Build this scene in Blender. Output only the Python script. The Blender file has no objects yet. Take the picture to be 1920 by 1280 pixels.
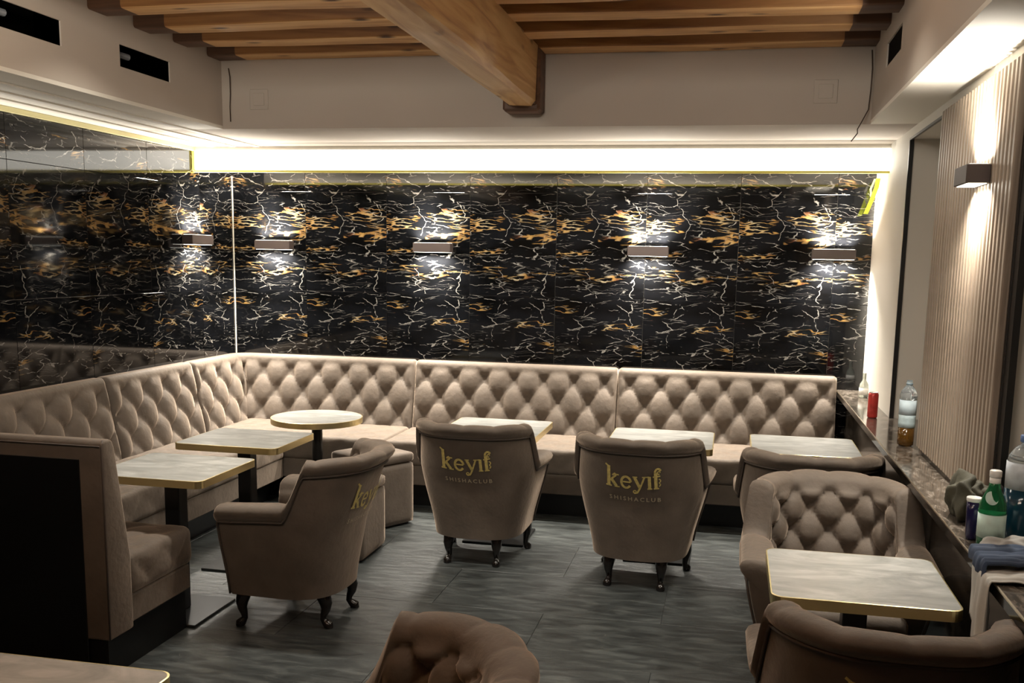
import bpy, math, random
from mathutils import Vector, Matrix
random.seed(7)
S = bpy.context.scene
COL = S.collection
PI = math.pi
sin, cos = math.sin, math.cos

# ------------------------------------------------------------------ camera
cam_d = bpy.data.cameras.new('camera'); cam = bpy.data.objects.new('camera', cam_d); COL.objects.link(cam)
Mr = [[0.9798785307, 0.1986836945, 0.0190487409], [0.0482692911, -0.1432844837, -0.9885037341], [-0.1936701849, 0.9695330558, -0.1499917105]]
cam.matrix_world = Matrix(((Mr[0][0], -Mr[1][0], -Mr[2][0], 0), (Mr[0][1], -Mr[1][1], -Mr[2][1], 0), (Mr[0][2], -Mr[1][2], -Mr[2][2], 1.8), (0, 0, 0, 1)))
cam_d.sensor_width = 36; cam_d.lens = 1824.118 / 1920 * 36
cam_d.shift_x = (960 - 1000.27) / 1920; cam_d.shift_y = (763.55 - 640) / 1920
cam_d.clip_start = .05
S.camera = cam

# ------------------------------------------------------------------ world, lights, exposure
w = bpy.data.worlds.new('world'); S.world = w; w.use_nodes = True
w.node_tree.nodes['Background'].inputs[0].default_value = (1, .95, .9, 1)
w.node_tree.nodes['Background'].inputs[1].default_value = .03
S.view_settings.view_transform = 'Standard'; S.view_settings.look = 'None'
S.view_settings.exposure = 0; S.view_settings.gamma = 1; S.view_settings.use_curve_mapping = False

def area(name, loc, sx, sy, power, color=(1, .93, .82), rot=(0, 0, 0), spread=180):
    d = bpy.data.lights.new(name, 'AREA'); d.shape = 'RECTANGLE'; d.size = sx; d.size_y = sy
    d.energy = power; d.color = color; d.spread = math.radians(spread)
    o = bpy.data.objects.new(name, d); COL.objects.link(o); o.location = loc; o.rotation_euler = rot
    return o
WARM = (1, .87, .70); NEUT = (1, .93, .82); COOL = (.93, .97, 1)
area('cove_strip_light', (-1.75, 6.98, 2.57), 4.3, .05, 92, NEUT, (0, 0, 0), 110)        # hidden LED strip behind the pelmet
area('left_cove_light', (-3.93, 4.4, 2.36), .05, 4.6, 10, NEUT, (0, math.radians(172), 0))
area('bulkhead_fill', (-1.3, .9, 3.06), 2.2, .4, 150, NEUT, (math.radians(132), 0, 0))       # added fill for the bulkheads, standing in for unseen lamps behind the camera
area('table_fill_left', (-2.25, 4.42, 2.97), 1.1, .12, 34, NEUT, (0, 0, 0), 125)  # added fill, brightens the left tabletops and floor from above
area('table_fill_right', (-.2, 4.42, 2.97), 1.2, .12, 16, NEUT, (0, 0, 0), 125)  # added fill over the right-hand tables and chairs
area('near_fill', (.3, 1.9, 2.97), 1.4, .12, 9, NEUT, (0, 0, 0), 140)  # added fill to lift the nearest armchair and table
area('joist_fill_left', (-2.4, 2.8, 2.2), .5, .5, 24, WARM, (PI, 0, 0))  # added warm fill aimed up at the left joists

# ------------------------------------------------------------------ helpers
def mesh_obj(name, verts, faces, mats=None, parent=None, smooth=False, auto=None):
    me = bpy.data.meshes.new(name); me.from_pydata([tuple(v) for v in verts], [], faces); me.update()
    o = bpy.data.objects.new(name, me); COL.objects.link(o)
    if mats:
        for m in (mats if isinstance(mats, (list, tuple)) else [mats]): me.materials.append(m)
    if smooth: me.shade_smooth()
    if auto:
        me.shade_smooth(); me.set_sharp_from_angle(angle=math.radians(auto))
    if parent: o.parent = parent
    return o

class MB:
    def __init__(s): s.v = []; s.f = []
    def add(s, v, f):
        n = len(s.v); s.v += [tuple(p) for p in v]; s.f += [tuple(i + n for i in q) for q in f]; return s
    def box(s, x0, x1, y0, y1, z0, z1, M=None):
        v = [(x, y, z) for z in (z0, z1) for y in (y0, y1) for x in (x0, x1)]
        if M: v = [M @ Vector(p) for p in v]
        return s.add(v, [(0, 2, 3, 1), (4, 5, 7, 6), (0, 1, 5, 4), (2, 6, 7, 3), (0, 4, 6, 2), (1, 3, 7, 5)])
    def cbox(s, x0, x1, y0, y1, z0, z1, c=.004):     # chamfered box
        V = []; F = []
        def P(ix, iy, iz, ax):
            p = [(x0, x1)[ix], (y0, y1)[iy], (z0, z1)[iz]]; lo = [x0, y0, z0]; 
            for a in range(3):
                if a != ax: p[a] += c if (ix, iy, iz)[a] == 0 else -c
            V.append(p); return len(V) - 1
        K = {}
        for ix in (0, 1):
            for iy in (0, 1):
                for iz in (0, 1):
                    for a in range(3): K[ix, iy, iz, a] = P(ix, iy, iz, a)
        g = lambda a, i, j, k: K[i, j, k, a]
        F += [tuple(g(0, i, *q) for q in ((0, 0), (1, 0), (1, 1), (0, 1))) for i in (0, 1)]
        F += [(g(1, 0, j, 0), g(1, 1, j, 0), g(1, 1, j, 1), g(1, 0, j, 1)) for j in (0, 1)]
        F += [(g(2, 0, 0, k), g(2, 1, 0, k), g(2, 1, 1, k), g(2, 0, 1, k)) for k in (0, 1)]
        for k in (0, 1):
            for j in (0, 1): F.append((g(1, 0, j, k), g(1, 1, j, k), g(2, 1, j, k), g(2, 0, j, k)))
        for i in (0, 1):
            for k in (0, 1): F.append((g(0, i, 0, k), g(0, i, 1, k), g(2, i, 1, k), g(2, i, 0, k)))
        for i in (0, 1):
            for j in (0, 1): F.append((g(0, i, j, 0), g(0, i, j, 1), g(1, i, j, 1), g(1, i, j, 0)))
        for i in (0, 1):
            for j in (0, 1):
                for k in (0, 1): F.append((g(0, i, j, k), g(1, i, j, k), g(2, i, j, k)))
        return s.add(V, F)
    def tube(s, pts, r, n=8, cap=True):
        pts = [Vector(p) for p in pts]; m = len(pts)
        rs = r if isinstance(r, (list, tuple)) else [r] * m
        up = None; V = []
        for i, p in enumerate(pts):
            t = (pts[min(i + 1, m - 1)] - pts[max(i - 1, 0)]).normalized()
            if up is None: up = t.orthogonal().normalized()
            up = (up - t * up.dot(t)); up = up.normalized() if up.length > 1e-6 else t.orthogonal().normalized()
            b = t.cross(up)
            V += [p + (up * cos(2 * PI * k / n) + b * sin(2 * PI * k / n)) * rs[i] for k in range(n)]
        F = [(i * n + k, i * n + (k + 1) % n, (i + 1) * n + (k + 1) % n, (i + 1) * n + k) for i in range(m - 1) for k in range(n)]
        if cap: F += [tuple(range(n))[::-1], tuple((m - 1) * n + k for k in range(n))]
        return s.add(V, F)
    def lathe(s, prof, n=24, c=(0, 0, 0), fn=None):
        V = []
        for r, z in prof:
            for k in range(n):
                a = 2 * PI * k / n; rr = r * (fn(a, z) if fn else 1)
                V.append((c[0] + rr * cos(a), c[1] + rr * sin(a), c[2] + z))
        m = len(prof)
        F = [(i * n + k, i * n + (k + 1) % n, (i + 1) * n + (k + 1) % n, (i + 1) * n + k) for i in range(m - 1) for k in range(n)]
        F += [tuple(range(n))[::-1], tuple((m - 1) * n + k for k in range(n))]
        return s.add(V, F)
    def prism(s, poly, z0, z1, M=None):
        n = len(poly); V = [Vector((x, y, z)) for z in (z0, z1) for x, y in poly]
        if M: V = [M @ p for p in V]
        return s.add(V, [tuple(range(n))[::-1], tuple(range(n, 2 * n))] + [(i, (i + 1) % n, n + (i + 1) % n, n + i) for i in range(n)])
    def grid(s, nu, nv, fn, closed_v=False):
        V = [fn(i, j) for i in range(nu) for j in range(nv)]
        jj = nv if closed_v else nv - 1
        return s.add(V, [(i * nv + j, (i + 1) * nv + j, (i + 1) * nv + (j + 1) % nv, i * nv + (j + 1) % nv) for i in range(nu - 1) for j in range(jj)])
    def build(s, name, m=None, parent=None, smooth=False, auto=None): return mesh_obj(name, s.v, s.f, m, parent, smooth, auto)

def empty(name, loc=(0, 0, 0), rz=0):
    o = bpy.data.objects.new(name, None); COL.objects.link(o); o.location = loc; o.rotation_euler = (0, 0, rz); o.empty_display_size = .1
    return o
def tag(o, label, cat=None, group=None):
    o['label'] = label
    if cat: o['category'] = cat
    if group: o['group'] = group
    return o
def struct(o, label=None):
    o['kind'] = 'structure'
    if label: o['label'] = label
    return o
def dup(root, loc, rz):
    r = root.copy(); COL.objects.link(r); r.location = loc; r.rotation_euler = (0, 0, rz)
    for ch in list(root.children):
        c = ch.copy(); COL.objects.link(c); c.parent = r
        for g in list(ch.children):
            d = g.copy(); COL.objects.link(d); d.parent = c
    return r
def sm(t): t = max(0, min(1, t)); return t * t * (3 - 2 * t)
def lerp(a, b, t): return a + (b - a) * t
def rrect(x0, x1, y0, y1, r, n=6):
    P = []
    for cx, cy, a0 in ((x1 - r, y1 - r, 0), (x0 + r, y1 - r, 90), (x0 + r, y0 + r, 180), (x1 - r, y0 + r, 270)):
        for k in range(n + 1):
            a = math.radians(a0 + 90 * k / n); P.append((cx + r * cos(a), cy + r * sin(a)))
    return P

# ------------------------------------------------------------------ materials
def nt(name):
    m = bpy.data.materials.new(name); m.use_nodes = True; N = m.node_tree.nodes; L = m.node_tree.links
    return m, N, L, N['Principled BSDF']
def mat(name, col, rough=.5, metal=0, noise=None, bump=0, bscale=60, **kw):
    m, N, L, B = nt(name)
    B.inputs['Base Color'].default_value = (*col, 1); B.inputs['Roughness'].default_value = rough; B.inputs['Metallic'].default_value = metal
    for k, v in kw.items():
        k = k.replace('_', ' ')
        B.inputs[k].default_value = (*v, 1) if isinstance(v, tuple) else v
    tc = N.new('ShaderNodeTexCoord')
    if noise:
        n = N.new('ShaderNodeTexNoise'); n.inputs['Scale'].default_value = noise[0]; n.inputs['Detail'].default_value = 5
        r = N.new('ShaderNodeValToRGB'); r.color_ramp.elements[0].position = .3; r.color_ramp.elements[1].position = .7
        r.color_ramp.elements[0].color = (*[c * (1 - noise[1]) for c in col], 1); r.color_ramp.elements[1].color = (*[min(1, c * (1 + noise[1])) for c in col], 1)
        L.new(tc.outputs['Object'], n.inputs['Vector']); L.new(n.outputs['Fac'], r.inputs[0]); L.new(r.outputs[0], B.inputs['Base Color'])
    if bump:
        n = N.new('ShaderNodeTexNoise'); n.inputs['Scale'].default_value = bscale; n.inputs['Detail'].default_value = 4
        b = N.new('ShaderNodeBump'); b.inputs['Strength'].default_value = bump; b.inputs['Distance'].default_value = .01
        L.new(tc.outputs['Object'], n.inputs['Vector']); L.new(n.outputs['Fac'], b.inputs['Height']); L.new(b.outputs[0], B.inputs['Normal'])
    return m
def emis(name, col, st):
    m, N, L, B = nt(name); B.inputs['Base Color'].default_value = (.8, .8, .8, 1)
    B.inputs['Emission Color'].default_value = (*col, 1); B.inputs['Emission Strength'].default_value = st
    return m

velvet = mat('taupe_velvet', (.090, .069, .052), .75, noise=(9, .16), bump=.25, bscale=35, Sheen_Weight=.6, Sheen_Roughness=.38, Sheen_Tint=(.88, .70, .55))
velvet_dark = mat('taupe_velvet_piping', (.06, .045, .035), .7)
plaster = mat('grey_beige_plaster', (.47, .41, .35), .8, noise=(1.2, .04), bump=.05, bscale=8)
plaster_w = mat('cream_plaster', (.62, .585, .52), .6, noise=(1.5, .04))
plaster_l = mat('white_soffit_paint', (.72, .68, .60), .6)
black = mat('black_laminate', (.006, .006, .006), .35, Specular_IOR_Level=.3)
blackm = mat('black_metal', (.012, .012, .012), .3, Specular_IOR_Level=.4)
gold = mat('polished_brass', (.95, .80, .42), .3, 1)
goldthread = mat('gold_embroidery', (.62, .50, .17), .5, .15, noise=(60, .25))
palethread = mat('pale_embroidery', (.45, .38, .26), .6)
darkwood_leg = mat('black_lacquered_wood', (.008, .006, .005), .18)
brown_metal = mat('brown_sconce_metal', (.048, .034, .030), .55)
led = emis('warm_white_led', (1, .95, .82), 14)
dark_void = mat('dark_void', (.006, .006, .006), .9)
duct_m = mat('grey_duct_plastic', (.25, .27, .30), .4)
tape_m = mat('yellow_masking_tape', (.72, .62, .12), .6)
tape_l = mat('lime_tape', (.75, .85, .05), .5)
grout = mat('grey_grout', (.16, .15, .13), .6)
grout_f = mat('floor_grout', (.03, .031, .03), .9)
steel = mat('brushed_trim', (.45, .38, .28), .3, 1)
wire_m = mat('brown_wire', (.05, .03, .02), .6)

def wood(name, c0, c1, c2, axis=0, knots=True, rough=.55):
    m, N, L, B = nt(name); B.inputs['Roughness'].default_value = rough
    tc = N.new('ShaderNodeTexCoord'); mp = N.new('ShaderNodeMapping')
    sc = [14, 14, 14]; sc[axis] = 1.1; mp.inputs['Scale'].default_value = sc
    L.new(tc.outputs['Object'], mp.inputs[0])
    n = N.new('ShaderNodeTexNoise'); n.inputs['Scale'].default_value = 1; n.inputs['Detail'].default_value = 6; n.inputs['Distortion'].default_value = 1.2
    L.new(mp.outputs[0], n.inputs['Vector'])
    r = N.new('ShaderNodeValToRGB'); e = r.color_ramp.elements
    e[0].position = .3; e[0].color = (*c0, 1); e[1].position = .62; e[1].color = (*c2, 1); k = e.new(.45); k.color = (*c1, 1)
    L.new(n.outputs['Fac'], r.inputs[0])
    if knots:
        mp2 = N.new('ShaderNodeMapping'); s2 = [7, 7, 7]; s2[axis] = 2.6; mp2.inputs['Scale'].default_value = s2
        L.new(tc.outputs['Object'], mp2.inputs[0])
        v = N.new('ShaderNodeTexVoronoi'); v.inputs['Scale'].default_value = 1; L.new(mp2.outputs[0], v.inputs['Vector'])
        kr = N.new('ShaderNodeValToRGB'); kr.color_ramp.elements[0].position = .06; kr.color_ramp.elements[1].position = .17
        kr.color_ramp.elements[0].color = (.12, .07, .04, 1); kr.color_ramp.elements[1].color = (1, 1, 1, 1)
        L.new(v.outputs['Distance'], kr.inputs[0])
        mx = N.new('ShaderNodeMix'); mx.data_type = 'RGBA'; mx.blend_type = 'MULTIPLY'; mx.inputs[0].default_value = 1
        L.new(r.outputs[0], mx.inputs[6]); L.new(kr.outputs[0], mx.inputs[7]); L.new(mx.outputs[2], B.inputs['Base Color'])
    else: L.new(r.outputs[0], B.inputs['Base Color'])
    b = N.new('ShaderNodeBump'); b.inputs['Strength'].default_value = .3; b.inputs['Distance'].default_value = .01
    L.new(n.outputs['Fac'], b.inputs['Height']); L.new(b.outputs[0], B.inputs['Normal'])
    return m
beam_m = wood('honey_beam_wood', (.34, .165, .055), (.52, .29, .11), (.64, .40, .17), 1)
joist_shaded = wood('joist_shaded_wood', (.15, .06, .018), (.28, .12, .035), (.40, .19, .06), 0)  # upright faces: browner wood, darkened further with shade put into the colour
joist_under_lit = wood('joist_lit_underside_wood', (.40, .19, .065), (.58, .31, .12), (.70, .43, .19), 0)  # undersides: paler sanded wood, with lit brightness put into the colour
stain_m = wood('dark_stained_wood', (.05, .022, .010), (.08, .036, .017), (.12, .055, .026), 0, False)
board_m = wood('ceiling_board_wood', (.10, .045, .018), (.16, .075, .03), (.22, .11, .045), 0, False)
slat_m = wood('ash_slat_wood', (.14, .105, .075), (.25, .195, .15), (.36, .30, .235), 2, False, .45)
slat_back = mat('slat_backing_felt', (.03, .024, .02), .9)

def marble_black():
    m, N, L, B = nt('black_gold_marble'); B.inputs['Roughness'].default_value = .05; B.inputs['IOR'].default_value = 1.5
    tc = N.new('ShaderNodeTexCoord')
    def noise(sc, scale=(1, 1, 1), detail=4, loc=(0, 0, 0), src=None):
        mp = N.new('ShaderNodeMapping'); mp.inputs['Scale'].default_value = scale; mp.inputs['Location'].default_value = loc
        L.new(src or tc.outputs['Object'], mp.inputs[0])
        n = N.new('ShaderNodeTexNoise'); n.inputs['Scale'].default_value = sc; n.inputs['Detail'].default_value = detail
        L.new(mp.outputs[0], n.inputs['Vector']); return n
    def vm(op, a, b):
        x = N.new('ShaderNodeVectorMath'); x.operation = op
        for i, q in enumerate((a, b)):
            if isinstance(q, tuple): x.inputs[i].default_value = q
            else: L.new(q, x.inputs[i])
        return x.outputs[0]
    def mm(op, a, b=0.):
        x = N.new('ShaderNodeMath'); x.operation = op; x.use_clamp = False
        for i, q in enumerate((a, b)):
            if isinstance(q, (int, float)): x.inputs[i].default_value = q
            else: L.new(q, x.inputs[i])
        return x.outputs[0]
    def ss(v, a, b, inv=False):
        x = N.new('ShaderNodeMapRange'); x.interpolation_type = 'SMOOTHSTEP'
        L.new(v, x.inputs[0]); x.inputs[1].default_value = a; x.inputs[2].default_value = b
        x.inputs[3].default_value = 1 if inv else 0; x.inputs[4].default_value = 0 if inv else 1
        return x.outputs[0]
    d = vm('MULTIPLY', vm('SUBTRACT', noise(5, (1, 1, 2), 5).outputs['Color'], (.5, .5, .5)), (.13, .0, .075))
    d2 = vm('MULTIPLY', vm('SUBTRACT', noise(22, (1, 1, 1.6), 3).outputs['Color'], (.5, .5, .5)), (.035, .0, .022))
    P = vm('ADD', vm('ADD', tc.outputs['Object'], d), d2)
    def vor(scale, loc):
        mp = N.new('ShaderNodeMapping'); mp.inputs['Scale'].default_value = scale; mp.inputs['Location'].default_value = loc
        L.new(P, mp.inputs[0]); v = N.new('ShaderNodeTexVoronoi'); v.feature = 'DISTANCE_TO_EDGE'; v.inputs['Scale'].default_value = 1
        v.inputs['Randomness'].default_value = 1
        L.new(mp.outputs[0], v.inputs['Vector']); return v.outputs['Distance']
    vA = vor((3.4, .01, 15), (.3, .5, .7)); vB = vor((6, .01, 38), (1.3, .5, 2.7)); vC = vor((3.1, .01, 3.4), (5.3, .5, 1.1)); vD = vor((4.5, .01, 40), (2.3, .5, 8.1))
    brk = noise(9, (1, 1, 1.5), 3, (3, 0, 1)).outputs['Fac']; brk2 = noise(4.5, (1, 1, 2.6), 3, (7, 0, 4)).outputs['Fac']
    white = mm('MULTIPLY', ss(vA, .006, .019, True), ss(brk, .50, .58))
    white2 = mm('MULTIPLY', ss(vC, .003, .008, True), ss(brk, .45, .51, True))
    sx = N.new('ShaderNodeSeparateXYZ'); L.new(tc.outputs['Object'], sx.inputs[0])
    band = None                                  # the gold runs in horizontal seams of the stone
    for c_, w_ in ((2.06, .11), (1.70, .10), (1.12, .045), (2.42, .09)):
        q_ = mm('MULTIPLY', ss(mm('ABSOLUTE', mm('SUBTRACT', sx.outputs['Z'], c_)), .03, .15, True), w_)
        band = q_ if band is None else mm('ADD', band, q_)
    zone = ss(mm('ADD', noise(2.6, (.8, 1, 3.6), 3, (1.7, 0, 9.2)).outputs['Fac'], mm('SUBTRACT', band, .068)), .54, .60)
    gold_l = mm('MULTIPLY', ss(vB, .03, .11, True), zone)
    gold_f = mm('MULTIPLY', mm('MULTIPLY', ss(vA, .03, .09, True), zone), ss(brk2, .52, .58))
    g = mm('MINIMUM', mm('ADD', gold_l, gold_f), 1.0); white3 = mm('MULTIPLY', mm('MULTIPLY', ss(vD, .012, .035, True), ss(brk2, .53, .58)), .4); wv = mm('MINIMUM', mm('ADD', mm('ADD', white, white2), white3), 1.0)
    base = N.new('ShaderNodeValToRGB'); base.color_ramp.elements[0].position = .35; base.color_ramp.elements[1].position = .75
    base.color_ramp.elements[0].color = (.0012, .0012, .0012, 1); base.color_ramp.elements[1].color = (.006, .0065, .008, 1)
    L.new(noise(2.5, (1, 1, 2), 4, (2, 2, 2)).outputs['Fac'], base.inputs[0])
    gr = N.new('ShaderNodeValToRGB'); e = gr.color_ramp.elements; e[0].position = .35; e[0].color = (.09, .038, .018, 1); e[1].position = .66; e[1].color = (.25, .205, .13, 1)
    q = e.new(.5); q.color = (.20, .118, .038, 1)
    L.new(noise(7, (1, 1, 1), 3, (4, 4, 4)).outputs['Fac'], gr.inputs[0])
    m1 = N.new('ShaderNodeMix'); m1.data_type = 'RGBA'; L.new(g, m1.inputs[0]); L.new(base.outputs[0], m1.inputs[6]); L.new(gr.outputs[0], m1.inputs[7])
    m2 = N.new('ShaderNodeMix'); m2.data_type = 'RGBA'; L.new(wv, m2.inputs[0]); L.new(m1.outputs[2], m2.inputs[6]); m2.inputs[7].default_value = (.17, .16, .145, 1)
    L.new(m2.outputs[2], B.inputs['Base Color'])
    return m
marble_b = marble_black()

def streak(name, c0, c1, c2, scale, rot, sc=3., rough=.3, dist=1.5, bump=0, coord='Object'):
    m, N, L, B = nt(name); B.inputs['Roughness'].default_value = rough
    tc = N.new('ShaderNodeTexCoord'); mp = N.new('ShaderNodeMapping'); mp.inputs['Scale'].default_value = scale; mp.inputs['Rotation'].default_value = (0, 0, rot)
    L.new(tc.outputs[coord], mp.inputs[0])
    n = N.new('ShaderNodeTexNoise'); n.inputs['Scale'].default_value = sc; n.inputs['Detail'].default_value = 8; n.inputs['Distortion'].default_value = dist; n.inputs['Roughness'].default_value = .6
    L.new(mp.outputs[0], n.inputs['Vector'])
    r = N.new('ShaderNodeValToRGB'); e = r.color_ramp.elements; e[0].position = .3; e[0].color = (*c0, 1); e[1].position = .7; e[1].color = (*c2, 1); k = e.new(.5); k.color = (*c1, 1)
    L.new(n.outputs['Fac'], r.inputs[0]); L.new(r.outputs[0], B.inputs['Base Color'])
    if bump:
        b = N.new('ShaderNodeBump'); b.inputs['Strength'].default_value = bump; b.inputs['Distance'].default_value = .01
        L.new(n.outputs['Fac'], b.inputs['Height']); L.new(b.outputs[0], B.inputs['Normal'])
    return m
table_m = streak('grey_marble_top', (.22, .225, .214), (.35, .355, .338), (.50, .50, .48), (1, 2.6, 1), .5, 2.2, .3, 2.2)
ledge_m = streak('brown_marble_ledge', (.028, .023, .018), (.085, .07, .056), (.26, .225, .19), (3, 1, 1), .5, 6, .12, 2.5)
ledge_face = streak('dark_marble_face', (.004, .0035, .003), (.010, .008, .006), (.03, .024, .018), (1, 1, 2), .3, 3, .1, 2)
ledge_face.node_tree.nodes['Principled BSDF'].inputs['IOR'].default_value = 1.15
slate = streak('slate_floor', (.017, .019, .0185), (.040, .045, .044), (.092, .100, .096), (1, 3.4, 1), .12, 5.0, .38, .7, .6)

# ------------------------------------------------------------------ setting
XL, XR, YB, ZS, YP, YU = -4.0, .97, 7.4, 2.586, 6.82, 5.88
XUL, XUR = -3.23, .717
# floor: substrate + slate tiles
fl = MB().box(-4.05, 2.0, -2.0, 7.5, -.06, -.004).build('floor', grout_f); struct(fl)
tm = {}
def tile_mesh(w, d):
    k = (round(w, 3), round(d, 3))
    if k not in tm:
        b = MB().cbox(0, w, 0, d, -.012, 0, .0012); me = bpy.data.meshes.new('slate_tile'); me.from_pydata(b.v, [], b.f); me.materials.append(slate); tm[k] = me
    return tm[k]
row = 0; y = 4.12 - .6 * 7
while y < 7.4:
    x = -.268 - 1.2 * 4 + (.6 if row % 2 else 0)
    while x < 2.0:
        x0, x1 = max(x, -4.0), min(x + 1.2, 1.6); y1 = min(y + .6, 7.4)
        if x1 - x0 > .05:
            o = bpy.data.objects.new('slate_tile', tile_mesh(x1 - x0 - .0018, y1 - y - .0018)); COL.objects.link(o); o.location = (x0, y, random.uniform(-.0006, .0004)); o.parent = fl
        x += 1.2
    y += .6; row += 1

# back marble wall
def marble_wall(name, length, M, starts, rows, thick=.012):
    b = MB().box(0, length, .0, .12, 0, 2.75); wobj = b.build(name, grout); wobj.matrix_world = M; struct(wobj)
    cache = {}
    for a, c in starts:
        for z0, z1 in rows:
            k = (round(c - a, 3), z0)
            if k not in cache:
                t = MB().cbox(0, c - a - .0025, -thick, 0, z0, z1 - .0025, .001)
                me = bpy.data.meshes.new('marble_tile'); me.from_pydata(t.v, [], t.f); me.materials.append(marble_b)
                cache[k] = me
            o = bpy.data.objects.new('marble_tile', cache[k]); COL.objects.link(o); o.parent = wobj; o.location = (a, 0, 0)
    return wobj
rows = [(0, .74), (.74, 1.52), (1.52, 2.30), (2.30, 2.585)]
xs = [-4.0 + .0] + [.715 - .68 * k for k in range(6, -1, -1)] + [XR + .04]
xs = [x - XL for x in xs if x >= XL]
marble_wall('wall_back', XR + .05 - XL, Matrix.Translation((XL, YB + .012, 0)), list(zip(xs[:-1], xs[1:])), rows)
ys = [YB] + [6.90 - .675 * k for k in range(0, 14)]      # left wall, measured from the corner towards the camera
st = [(YB - a, YB - b) for a, b in zip(ys[:-1], ys[1:])]
marble_wall('wall_left', 9.6, Matrix.Translation((XL - .012, YB, 0)) @ Matrix.Rotation(-PI / 2, 4, 'Z') @ Matrix.Scale(-1, 4, (0, 1, 0)), st, rows)

# upper walls (plastered bulkhead)
ub = MB(); ub.box(XUL - .0, XUR + .35, YU, YB, ZS + .02, 3.35)
uw = ub.build('wall_back_bulkhead', plaster); struct(uw)
def holed_wall(name, x0, x1, y0, y1, z0, z1, holes, m):
    b = MB(); hs = sorted(holes); y = y0
    for (a, c, d, e) in hs:
        b.box(x0, x1, y, a, z0, z1); b.box(x0, x1, a, c, z0, d); b.box(x0, x1, a, c, e, z1); y = c
    b.box(x0, x1, y, y1, z0, z1); return b.build(name, m)
lh = [(3.88, 4.356, 2.776, 2.895), (4.82, 5.292, 2.770, 2.884)]
ul = holed_wall('wall_left_bulkhead', XUL - .008, XUL, -2.0, YU, ZS + .02, 3.35, lh, plaster); struct(ul)
MB().box(XUL - .7, XUL - .69, -2, YU, ZS + .02, 3.35).build('back_panel', dark_void, ul)
for (a, c, d, e) in lh:
    v = MB().tube([(XUL - .10, a - .12, e - .028), (XUL - .085, a + .2, e - .028)], .017, 10).build('duct_pipe', duct_m, ul)
    MB().box(XUL - .36, XUL - .35, a - .2, min(c + 1.2, YU - .01), d - .15, e + .25).build('vent_void', dark_void, ul)
ur = holed_wall('wall_right_bulkhead', XUR, XUR + .008, -2.0, YU, ZS + .02, 3.35, [(4.96, 5.42, 2.80, 2.92)], plaster); struct(ur)
MB().box(XUR + .30, XUR + .31, 4.7, 5.7, 2.7, 3.0).build('vent_void', dark_void, ur)

# soffit undersides
sb = MB().box(XL, XR + .06, YU, YB, ZS, ZS + .02).build('soffit_back', plaster); sb.name = 'trim_1'; struct(sb, 'plastered underside of the back bulkhead')
sl = MB(); sl.box(XL, XUL, -2.0, YU, ZS, ZS + .02)
for k, (a, c) in enumerate(((.16, .20), (.34, .37), (.52, .56))): sl.box(XL + a, XL + c, -2.0, YU + .9, ZS - .008, ZS)
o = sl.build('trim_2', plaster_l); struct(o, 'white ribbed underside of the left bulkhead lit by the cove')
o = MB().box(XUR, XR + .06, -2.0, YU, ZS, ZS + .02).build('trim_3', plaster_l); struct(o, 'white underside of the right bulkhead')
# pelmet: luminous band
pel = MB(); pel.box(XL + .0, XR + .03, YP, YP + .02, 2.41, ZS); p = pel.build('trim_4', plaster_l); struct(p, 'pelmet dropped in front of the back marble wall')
f = MB().cbox(XL + .01, XR + .02, YP - .008, YP, 2.418, 2.558, .003).build('glow_band', emis('glow_band_emission', (1, .95, .83), 4.5), p); f['label'] = 'glowing white band'  # bright band on the pelmet, given an emission of its own
t = MB().box(XL + .01, XR + .02, YP - .012, YP + .024, 2.400, 2.412).build('tape_strip', tape_m, p)
t = MB().box(XL + .002, XL + .02, YP - .013, YP - .001, 2.41, 2.58).build('tape_strip', tape_m, p)
t = MB().box(XL + .001, XL + .022, 2.0, YP, ZS - .03, ZS - .002).build('trim_5', mat('ochre_tape', (.55, .50, .26), .6)); struct(t, 'yellowish tape along the top of the left marble wall')

# right wall: column, lintel, niches
rw = MB()
rw.box(XR, XR + .5, 6.1, YB + .1, 0, ZS)                                  # column next to marble wall
rw.box(XR, XR + .55, -2.0, 6.1, 2.53, ZS)                                # lintel
rw.box(XR, XR + .5, 3.72, 5.06, 0, 2.53)                                 # pier behind slats
rw.box(XR + .5, XR + .55, -2.0, 6.1, 0, 2.53)                            # back of niches
rw.box(XR, XR + .5, -2.0, 2.2, 0, 2.53)
rwo = rw.build('wall_right', plaster_w); struct(rwo)
es = MB(); es.box(XR - .004, XR + .02, 6.085, 6.1, .9, 2.53); es.box(XR - .004, XR + .01, 5.06, 6.1, 2.522, 2.535)
o = es.build('trim_6', blackm); struct(o, 'thin black metal edge around the pale niche')
o = MB().box(XR - .004, XR + .02, 3.655, 3.715, .9, 2.53).build('trim_7', blackm); struct(o, 'black metal strip on the near edge of the slatted panel')
struct(MB().box(XL + .001, XL + .007, YB - .008, YB - .001, .9, 2.42).build('trim_9', mat('corner_bead', (.62, .58, .50), .4)), 'pale sealing bead in the marble corner')
# slatted panel
sp = empty('slatted_panel', (XR, 3.72, .92)); tag(sp, 'tall panel of vertical pale ash slats beside the ledge, holding a wall lamp', 'wall panel')
MB().box(-.006, 0, 0, 1.34, 0, 1.61).build('backing', slat_back, sp)
slat = MB().cbox(-.034, -.006, 0, .031, 0, 1.61, .004); sme = bpy.data.meshes.new('slat'); sme.from_pydata(slat.v, [], slat.f); sme.materials.append(slat_m)
for k in range(26):
    o = bpy.data.objects.new('slat', sme); COL.objects.link(o); o.parent = sp; o.location = (random.uniform(-.001, .001), .004 + k * .0515, 0)
# wall rear, far room shell
struct(MB().box(-4.1, 2, -2.1, -2.0, 0, 3.4).build('wall_rear', plaster))

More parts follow.
